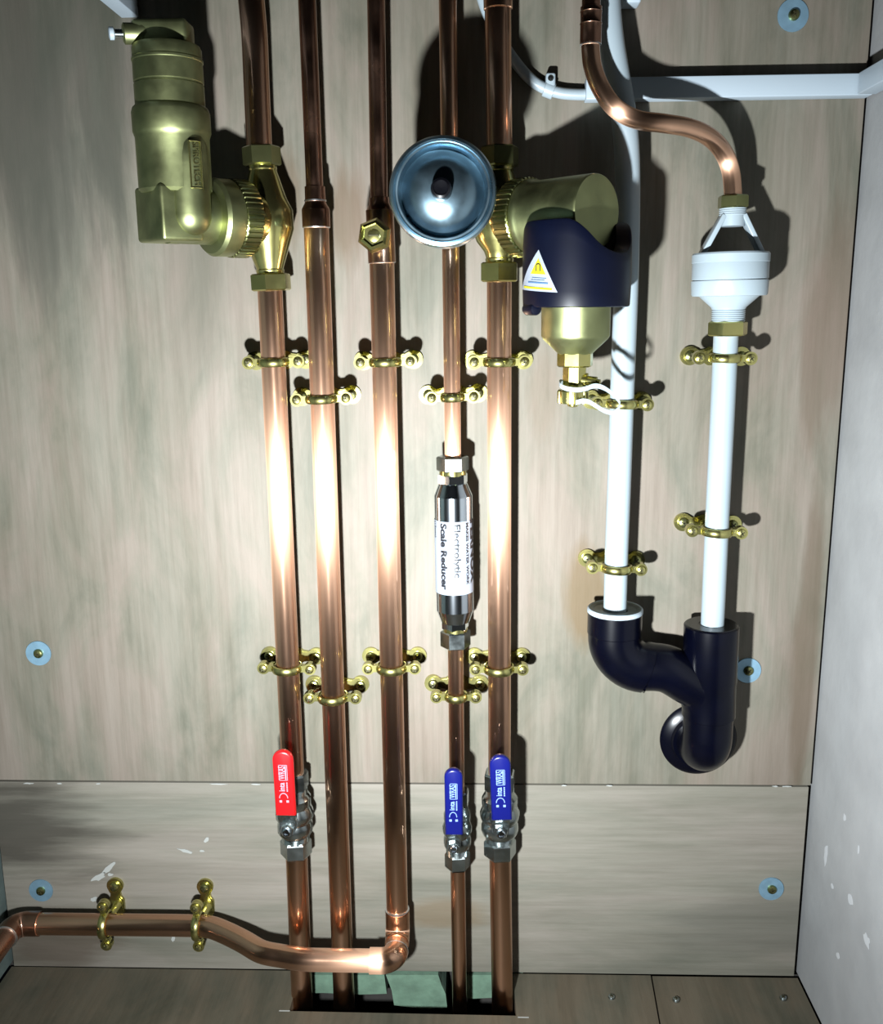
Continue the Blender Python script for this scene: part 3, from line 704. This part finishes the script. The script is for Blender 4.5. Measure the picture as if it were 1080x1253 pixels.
def strip(p0, p1, wd, dr, m, name, n=12):
    (a, az), (b, bz) = onj(*p0, 0), onj(*p1, 0); vs = []; fs = []
    for i in range(n+1):
        f = i/n; vs += [jack(a+(b-a)*f, RJ+dr, az+(bz-az)*f+wd/2), jack(a+(b-a)*f, RJ+dr, az+(bz-az)*f-wd/2)]
    for i in range(n): fs.append((2*i, 2*i+1, 2*i+3, 2*i+2))
    return MB().add(vs, fs) if name is None else put(name, MB().add(vs, fs), m, jk, smooth=0)
strip((642.5, 351), (676, 354), .0016, .0012, 'yellow', 'label_stripe')
strip((652, 339.5), (669, 340.8), .0004, .0012, 'ink_blue', 'label_print'); strip((651, 342.2), (667, 343), .0004, .0012, 'ink_blue', 'label_print'); strip((647.5, 345), (671, 346.8), .0011, .0012, 'ink_blue', 'label_print')
mg = []
for k in range(9):
    a = math.pi*k/8; mg.append((659.6-2.3*math.cos(a), 325-2.2*math.sin(a)))
mg = [(657.3, 331.8)]+mg+[(661.9, 331.8)]
pts = [jack(onj(x, y, 0)[0], RJ+.0013, onj(x, y, 0)[1]) for x, y in mg]
put('magnet_sign', MB().tube(pts, .00045, 8), 'ink', jk)

# ================================================================== silver dome vessel
HV = .155
vc = W(541.5, 234.5, HV); t = thing('shock_arrestor', 'round silver domed pressure vessel facing forwards on the thin pipe', 'vessel', Vector((vc.x, -HP, vc.z)))
MV = frame((vc.x, 0, vc.z), (0, -1, 0), (1, 0, 0)); rv = .0405
put('tee', MB().lathe([(.0085, -.022), (.0092, -.021), (.0092, .021), (.0085, .022)], frame((W(551, 252, HP).x, -HP, vc.z), upv), 32), 'copper_dull', t)
put('stem', MB().lathe([(.0085, HP+.004), (.0085, .055), (.013, .0555), (.013, .067), (.009, .068)], MV, 32), 'brass', t)
put('shell', MB().lathe([(.010, .066), (.022, .069), (.032, .078), (.0375, .093), (.039, .110), (.039, HV-.014), (rv-.001, HV-.012), (rv, HV-.008), (rv, HV-.003), (rv-.0012, HV), (rv-.0030, HV+.0008), (rv-.0042, HV-.0008), (rv-.0052, HV+.0006), (rv-.0066, HV+.0006), (rv-.0076, HV-.006), (rv-.0090, HV-.0088),
     (rv-.0105, HV-.0070), (.0265, HV-.0012), (.021, HV+.0042), (.015, HV+.0068), (.009, HV+.0082), (.0001, HV+.0088)], MV, 96), 'vessel', t)
kd = Vector((-.02, -1, .05)).normalized()
put('valve_cap', MB().lathe([(.0078, 0), (.0078, .010), (.0072, .0125), (.0055, .0135), (.005, .0125), (.0001, .0120)], frame((vc.x-.0005, -(HV+.006), vc.z), kd), 32), 'black_cap', t)

# ================================================================== electrolytic scale reducer
def AX(py, x0=553.4, y0=554, x1=557.3, y1=793): return W(x0+(x1-x0)*(py-y0)/(y1-y0), py, HP)
s0 = AX(793); sd_ = (AX(554)-s0).normalized(); MS = frame(s0, sd_, (1, 0, 0)); zs = lambda py: (AX(py)-s0).length
t = thing('scale_reducer', 'chrome electrolytic scale reducer with a white label on the thin pipe', 'scale reducer', s0)
put('union_nut', MB().hexnut(.0150, zs(558)-zs(576), frame(s0+sd_*zs(576), sd_, (1, 0, 0)), rot=.08), 'steel', t, smooth=20)
put('union_nut', MB().hexnut(.0145, zs(771)-zs(791), frame(s0+sd_*zs(791), sd_, (1, 0, 0)), rot=.12), 'steel', t, smooth=20)
put('olive', MB().lathe([(.0125, zs(581)), (.0125, zs(575))], MS, 32), 'brass', t); put('olive', MB().lathe([(.0118, zs(772)), (.0118, zs(767))], MS, 32), 'brass', t)
put('end_hexagon', MB().hexnut(.0140, zs(579)-zs(592), frame(s0+sd_*zs(592), sd_, (1, 0, 0)), rot=.3), 'chrome', t, smooth=20)
put('end_hexagon', MB().hexnut(.0132, zs(757)-zs(769), frame(s0+sd_*zs(769), sd_, (1, 0, 0)), rot=.3), 'chrome', t, smooth=20)
RS = .0178
put('canister', MB().lathe([(.0120, zs(761)), (.0138, zs(759.5)), (RS, zs(745)), (RS, zs(606)), (.0132, zs(591)), (.0120, zs(590))], MS, 64, ), 'chrome', t, smooth=14)
lab = put('label', MB().lathe([(RS+.0003, zs(722)), (RS+.0003, zs(634))], MS, 72, cap=False), 'label_white', t); lab['label'] = 'white printed label'
def on_can(vs, a0, zc):
    out = []
    for x, y in vs:                                   # x runs down the can, letter tops point right
        a = a0 + y/(RS+.0006); out.append(MS @ Vector(((RS+.0006)*math.sin(a), -(RS+.0006)*math.cos(a), zc-x)))
    return out
yy = MS.to_3x3() @ Vector((0, -1, 0))
fl_ = 1.0 if yy.y < 0 else -1.0
def can_text(s, size, adeg, py0, py1, bold=.0, shear=0.0):
    vs, fs = text_flat(s, size, bold=bold, shear=shear); x0 = min(x for x, y in vs); x1 = max(x for x, y in vs); k = (zs(py0)-zs(py1))/(x1-x0)
    zc = (zs(py0)+zs(py1))/2
    vv = [((x-(x0+x1)/2)*k, y) for x, y in vs]; out = []
    for x, y in vv:
        a = math.radians(adeg)+y/(RS+.0006); out.append(MS @ Vector(((RS+.0006)*math.sin(a), -fl_*-1*-(RS+.0006)*math.cos(a) if False else -(RS+.0006)*math.cos(a)*fl_, zc-x)))
    put('lettering', MB().add(out, fs), 'ink', lab, smooth=0)
can_text('Electrolytic', .0088, 10, 637, 701, .00022); can_text('Scale Reducer', .0088, -31, 636, 716, .00040)
can_text('FERNOX', .0110, 68, 634, 711, .0005); can_text('MAKES WATER WORK', .0042, 43, 636, 711, .00015); can_text('(15mm)', .0045, -66, 635, 655, .0001)

# ================================================================== ball valves
def valve(label, pipe_x, y_top, y_bot, piv, r, hand_y0, hand_y1, hand_x, hw, sleeve, ink, lean=0.0):
    """lever ball valve standing on a vertical pipe; px heights read from the photograph"""
    a = W(pipe_x[1], y_bot, HP); b = W(pipe_x[0], y_top, HP); d = (b-a).normalized(); L = (b-a).length
    t = thing('ball_valve', label, 'valve', a, 'lever ball valves'); M = frame(a, d, (1, 0, 0)); s = r/.011
    put('compression_nut', MB().hexnut(.0158*s**.8, L*.20, M, rot=.12, ch=.002), 'steel', t, smooth=20)
    put('compression_nut', MB().hexnut(.0158*s**.8, L*.20, M @ Matrix.Translation((0, 0, L*.80)), rot=.4, ch=.002), 'steel', t, smooth=20)
    put('threaded_end', MB().thread(.0140*s**.8, L*.18, L*.30, .0013, M, 32), 'steel', t); put('threaded_end', MB().thread(.0140*s**.8, L*.70, L*.82, .0013, M, 32), 'steel', t)
    bd = put('valve_body', MB().lathe([(.0125*s, L*.25), (.0160*s, L*.27), (.0178*s, L*.31), (.0178*s, L*.38), (.0165*s, L*.42), (.0188*s, L*.47), (.0192*s, L*.53), (.0165*s, L*.60), (.0172*s, L*.62), (.0172*s, L*.70), (.0150*s, L*.74), (.0125*s, L*.76)], M, 16), 'steel', t, smooth=30)
    hb = .066*(.75+.25*s)
    pv = W(*piv, hb); 
    put('stem', MB().lathe([(.0085*s, 0), (.0085*s, .022*s), (.0062*s, .0225*s), (.0062*s, hb-HP+.001)], frame((pv.x, -HP, pv.z), (0, -1, 0)), 24), 'steel', t)
    # lever: flat plate at the stem, then the sleeved handle a little prouder
    h0 = W(hand_x[1], hand_y1, hb+.006); h1 = W(hand_x[0], hand_y0, hb+.012+lean); ld_ = (h1-h0).normalized()
    pw = hw*.80
    fr = frame((pv.x, -(hb-.0015), pv.z), (0, -1, 0), (1, 0, 0)); o2 = []
    for k in range(13): a_ = math.pi+math.pi*k/12; o2.append((pw*math.cos(a_), pw*math.sin(a_)))
    up_ = (h0-Vector((pv.x, h0.y, pv.z))).length
    dx = h0.x-pv.x
    o2 += [(pw+dx*.5, up_*.45), (-pw+dx*.5, up_*.45)]
    lv = put('lever_plate', MB().prism(o2, -.0012, .0012, fr), 'steel', t, smooth=30)
    q0 = Vector((pv.x+dx*.5, -(hb), pv.z+up_*.45))
    put('lever_neck', MB().add([q0+Vector((-pw, 0, -.001)), q0+Vector((pw, 0, -.001)), h0+Vector((pw*1.05, .001, .003)), h0+Vector((-pw*1.05, .001, .003)), q0+Vector((-pw, .0022, -.001)), q0+Vector((pw, .0022, -.001)), h0+Vector((pw*1.05, .0032, .003)), h0+Vector((-pw*1.05, .0032, .003))],
        [(0, 1, 2, 3), (7, 6, 5, 4), (0, 4, 5, 1), (1, 5, 6, 2), (2, 6, 7, 3), (3, 7, 4, 0)]), 'steel', t, smooth=0)
    put('lever_nut', MB().hexnut(.0068*s**.5, .0052, frame((pv.x, -(hb-.001), pv.z), (0, -1, 0)), rot=.3), 'steel', t, smooth=20)
    put('stem_tip', MB().lathe([(.0042*s**.5, 0), (.0042*s**.5, .0075), (.0034*s**.5, .0085), (.0024*s**.5, .0085), (.0020*s**.5, .0070), (.0001, .0070)], frame((pv.x, -(hb-.001), pv.z), (0, -1, 0)), 20), 'chrome', t)
    # sleeve: rounded slab with a domed top
    HL = (h1-h0).length; nrm = Vector((0, -1, 0)); nrm = (nrm-ld_*nrm.dot(ld_)).normalized(); xs = ld_.cross(nrm) * -1
    if xs.x < 0: xs = -xs
    F = Matrix((xs, ld_, nrm)).transposed().to_4x4(); F.translation = h0
    def ring(ins, z):
        o = []; w = hw-ins; 
        o += [(-w, ins*.6), (w, ins*.6)]
        for k in range(15): a_ = math.pi*k/14; o.append((w*math.cos(a_), HL-hw+w*math.sin(a_)))
        return [(x, y, z) for x, y in o]
    rows = [ring(.0022, -.0034), ring(.0006, -.0028), ring(0, -.0014), ring(0, .0014), ring(.0006, .0028), ring(.0022, .0034)]
    n = len(rows[0]); sm = MB(); fs = []
    for i in range(len(rows)-1):
        for k in range(n): fs.append((i*n+k, i*n+(k+1) % n, (i+1)*n+(k+1) % n, (i+1)*n+k))
    fs += [tuple(reversed(range(n))), tuple((len(rows)-1)*n+k for k in range(n))]
    sm.add([v for r_ in rows for v in r_], fs, F); sl = put('lever_sleeve', sm, sleeve, t, smooth=50)
    # print, reading upwards
    pm = MB(); zt_ = .0037
    def txt(s_, size, cx, cy, ln, bold=.0):
        vs, fs = text_flat(s_, size, bold=bold); x0 = min(x for x, y in vs); x1 = max(x for x, y in vs); k = ln/(x1-x0)
        pm.add([(cx-y, cy+(x-(x0+x1)/2)*k, zt_) for x, y in vs], fs, F)
    bx = hw*.42; by0, by1 = HL*.56, HL*.80
    for (x0, x1, y0, y1) in ((-bx, bx, by0, by0+.0005), (-bx, bx, by1-.0005, by1), (-bx, -bx+.0005, by0, by1), (bx-.0005, bx, by0, by1), (bx*.45, bx*.7, by0+.001, by1-.001)):
        pm.box(((x0+x1)/2, (y0+y1)/2, zt_), (x1-x0, y1-y0, .0002), F)
    txt('WRAS', .0085*hw/.0098, -bx*.25, (by0+by1)/2, (by1-by0)*.84, .0001)
    txt('inta', .0078*hw/.0098, -bx*.40, HL*.46, HL*.135, .00015)
    for k in range(5): pm.box((bx*.75, HL*.40+HL*.03*k, zt_), (.0012, HL*.022, .0002), F)
    cxs = [(-bx*.2+bx*.95*math.cos(a_), HL*.285+HL*.075*math.sin(a_)) for a_ in [math.pi*(.0+k/10) for k in range(11)]]
    pm.tube([F @ Vector((x, y, zt_-.0002)) for x, y in cxs], .00045, 6)
    for sx in (-1, 1): pm.box((sx*bx*.8-bx*.1, HL*.235, zt_), (.0024, .0024, .0002), F)
    put('print', pm, ink, sl, smooth=0)
    return t
valve('lever ball valve with a red handle on the leftmost pipe', (357.8, 362.6), 944, 1046, (351.5, 1015), .011, 917.5, 996, (345.5, 350.2), .0098, 'red_sleeve', 'print_pink')
valve('smaller lever ball valve with a blue handle, below the scale reducer', (558.6, 559.6), 966, 1061, (555, 1036), .0085, 940, 1019.5, (554.5, 555.6), .0086, 'blue_sleeve', 'print_white')
valve('larger lever ball valve with a blue handle, below the magnetic filter', (611, 611.6), 944, 1047, (612.8, 1017), .0114, 923.5, 1001.5, (611.3, 613.8), .0098, 'blue_sleeve', 'print_white')

# ================================================================== tundish
t = thing('tundish', 'white plastic open tundish between brass nuts under the copper S bend', 'tundish', W(889.5, 404, .038))
HT = .039
tb = W(889.7, 412, HT); tt = W(897, 239, HT); td = (tt-tb).normalized(); MT = frame(tb, td, (1, 0, 0))
zt = lambda py: ((W(889.7+(412-py)/173*7.3, py, HT)-tb).dot(td))
put('upper_nut', MB().hexnut(.0132, zt(239)-zt(255), frame(tb+td*zt(255), td, (1, 0, 0)), rot=.5), 'brass_dark', t, smooth=20)
put('lower_nut', MB().hexnut(.0175, zt(393)-zt(411), frame(tb+td*zt(411), td, (1, 0, 0)), rot=.05), 'brass', t, smooth=20)
put('upper_thread', MB().thread(.0115, zt(264), zt(254), .0015, MT), 'white_plastic', t)
put('neck', MB().lathe([(.0080, zt(277)), (.0105, zt(277)), (.0108, zt(268)), (.0108, zt(262))], MT, 40), 'white_plastic', t)
for k, an in enumerate((0, math.pi)):
    p0 = MT @ Vector((.0082*math.cos(an), -.001, zt(263))); p1 = MT @ Vector((.0255*math.cos(an), -.001, zt(311)))
    d_ = (p1-p0); F = frame((p0+p1)/2, d_, (0, -1, 0)); put('arm', MB().box((0, 0, 0), (.014, .0042, d_.length), F, bev=.0008), 'white_plastic', t)
rcup = .0328
put('cup', MB().lathe([(.026, zt(335)), (.029, zt(310)+.0004), (rcup-.001, zt(310)+.0004), (rcup, zt(310)-.001), (rcup, zt(321)), (rcup-.0006, zt(321.6)), (rcup-.0004, zt(322.5)), (rcup-.0004, zt(341)), (rcup-.0012, zt(342)), (rcup-.0012, zt(343)), (rcup, zt(343.6)), (rcup-.0006, zt(360)), (rcup-.0014, zt(362)), (.0255, zt(362.5)), (.0150, zt(376)), (.0145, zt(378)), (.008, zt(378)), (.008, zt(370)), (.026, zt(350)), (.026, zt(335))], MT, 64, cap=False), 'white_plastic', t, smooth=30)
put('lower_thread', MB().thread(.0146, zt(394), zt(376.5), .0016, MT), 'white_plastic', t)

# ================================================================== black waste fitting
t = thing('waste_branch', 'glossy black waste branch collecting both white pipes into the wall', 'waste fitting', W(868, 940, .036))
RB, RP, HW_ = .0256, .0240, .0355
c0, c1 = W(752.3, 747, HW_), W(753.4, 781, HW_)
dn = Vector((0, 0, -1)); rt = Vector((1, 0, 0))
zh = W(800, 816, HW_).z
v0 = Vector((c0.x, -HW_, c0.z)); bend = .031
va = Vector((c0.x, -HW_, zh+bend))
bp = arc(va+rt*bend, (-1, 0, 0), (0, 0, -1), bend, 14)
put('left_socket', MB().lathe([(RB-.006, 0), (RB-.001, 0), (RB, .001), (RB, (v0.z-va.z)*.86), (RP+.0006, (v0.z-va.z)*.9), (RP, (v0.z-va.z)*1.02)], frame(v0, dn), 56), 'black_abs', t)
xj = W(787, 816, HW_).x; xt = W(869.5, 816, HW_).x
put('bend', MB().tube([va+Vector((0, 0, .004))]+bp+[Vector((xj-.0006, -HW_, zh)), Vector((xj, -HW_, zh))], [RP+.0008]*(len(bp)+1)+[RP+.0008, RP-.001], 48), 'black_abs', t)
zt_b = W(869, 858, HW_).z
arm = [Vector((xj-.004, -HW_, zh)), Vector((xj+.012, -HW_, zh)), Vector((xj+.025, -HW_, zh-.003)), Vector((xj+.040, -HW_, zh-.012)), Vector((xt-.008, -HW_, zt_b+.012)), Vector((xt-.002, -HW_, zt_b-.006))]
put('swept_arm', MB().tube(smooth_path(arm, 6), RP-.0010, 48), 'black_abs', t)
r0 = W(870.3, 764, HW_); r1 = W(866.5, 875, HW_); rd = (r1-r0).normalized(); RLn = (r1-r0).length
put('right_socket', MB().lathe([(RB-.006, 0), (RB-.001, 0), (RB, .001), (RB, RLn*.60), (RB-.0006, RLn*.62), (RB-.0004, RLn-.0006), (RB-.001, RLn), (RB-.004, RLn)], frame(r0, rd), 56), 'black_abs', t)
k0 = r1-rd*.006; kz = W(865, 923, HW_).z; kb = .022
kp = Vector((r1.x, -HW_, kz+kb))
ea = [k0, kp] + [Vector((r1.x, -HW_, kz+kb)) + Vector((0, kb*(1-math.cos(a)), -kb*math.sin(a))) for a in [math.pi/2*k/12 for k in range(1, 13)]]
ea.append(ea[-1]+Vector((0, .014, 0)))
put('wall_elbow', MB().tube(ea, RP-.0004, 48), 'black_abs', t)
fc = Vector((r1.x, 0, ea[-1].z))
put('wall_flange', MB().lathe([(RP-.002, 0), (.0385, 0), (.0385, .0015), (.036, .004), (.0285, .0065), (.0270, .010), (RP-.002, .010)], frame(fc, (0, -1, 0)), 64), 'black_abs', t)
gs = put('reducer_bush', MB().lathe([(.0112, -.002), (.0118, .0006), (.020, .0010), (.021, .0018), (.0245, .0024), (.0256, .0014), (.0256, -.002)], frame(v0, upv), 56, cap=False), 'grey_rubber', t); gs['label'] = 'pale grey bush ring'
put('bush_edge', MB().lathe([(.0238, .0022), (.0250, .0030), (.0261, .0018), (.0261, -.0012), (.0250, -.0012)], frame(v0, upv), 56, cap=False), 'white_matt', t)
put('reducer_bush', MB().lathe([(.0112, -.002), (.0118, .0004), (.0235, .0006), (.0250, -.001)], frame(r0, -rd), 56, cap=False), 'black_cap', t)

# ================================================================== trunking, cable, small white things
zt0, zt1 = W(920, 91.5, .016).z, W(920, 118.3, .016).z
xl = W(717, 115, .016).x
tag(put('cable_trunking', MB().box(((xl+XR-.002)/2, -.008, (zt0+zt1)/2), (XR-.002-xl, .016, zt0-zt1), bev=.0008), 'white_matt'), 'white plastic mini trunking running level across the top right of the board', 'trunking')
tag(put('cable_trunking', MB().box((XR-.0075, -.0175-.20, (zt0+zt1)/2), (.016, .40, zt0-zt1), bev=.0008), 'white_matt'), 'white plastic mini trunking on the right wall, coming out of the corner', 'trunking')
g0, g1 = W(148.5, 22, 0), W(169.5, 20, 0)
tag(put('cable_trunking', MB().box(((g0.x+g1.x)/2, -.20, g0.z+.0125), (g1.x-g0.x, .40, .025), bev=.0008), 'white_matt'), 'white plastic bar coming forwards from the board at the top left corner', 'trunking')
cpth = smooth_path([W(583, -30, .008), W(588, -8, .008), W(597, 18, .008), (W(611, 46, .006)), W(627, 71, .006), W(645, 93, .006), W(662, 106, .006), W(684, 113.5, .006), W(705, 115.5, .006), W(722, 115.5, .006)], 8)
tag(put('white_cable', MB().tube(cpth, .0048, 24), 'white_plastic'), 'white round cable curving behind the copper pipe into the trunking', 'cable')
cc_ = W(671.5, 110, .006); tcl = thing('cable_clip', 'white plastic nail clip on the curving white cable', 'cable clip', Vector((cc_.x, 0, cc_.z-.006)))
tan = (W(684, 113.5, .006)-W(660, 104.5, .006)).normalized()
put('hook', MB().lathe([(.0062, -.0045), (.0068, -.004), (.0068, .004), (.0062, .0045)], frame(cc_, tan), 28), 'white_plastic', tcl)
nl = W(673, 99, .006); put('nail_block', MB().box((0, 0, 0), (.0085, .0115, .0125), frame((nl.x, -.0062, nl.z-.0005), upv), bev=.002), 'white_plastic', tcl)
put('nail', MB().lathe([(.0024, 0), (.0026, .0006), (.002, .0012), (.0001, .0013)], frame((nl.x, -.0118, nl.z+.001), (0, -1, 0)), 16), 'steel', tcl)
jb0, jb1 = W(760, 3, .02), W(783, 3, .02)
tag(put('cable_box', MB().box(((jb0.x+jb1.x)/2+.001, -.010, jb0.z+.02), (jb1.x-jb0.x, .020, .04), bev=.002), 'white_matt'), 'white plastic box end showing at the top edge beside the bowed pipe', 'box')
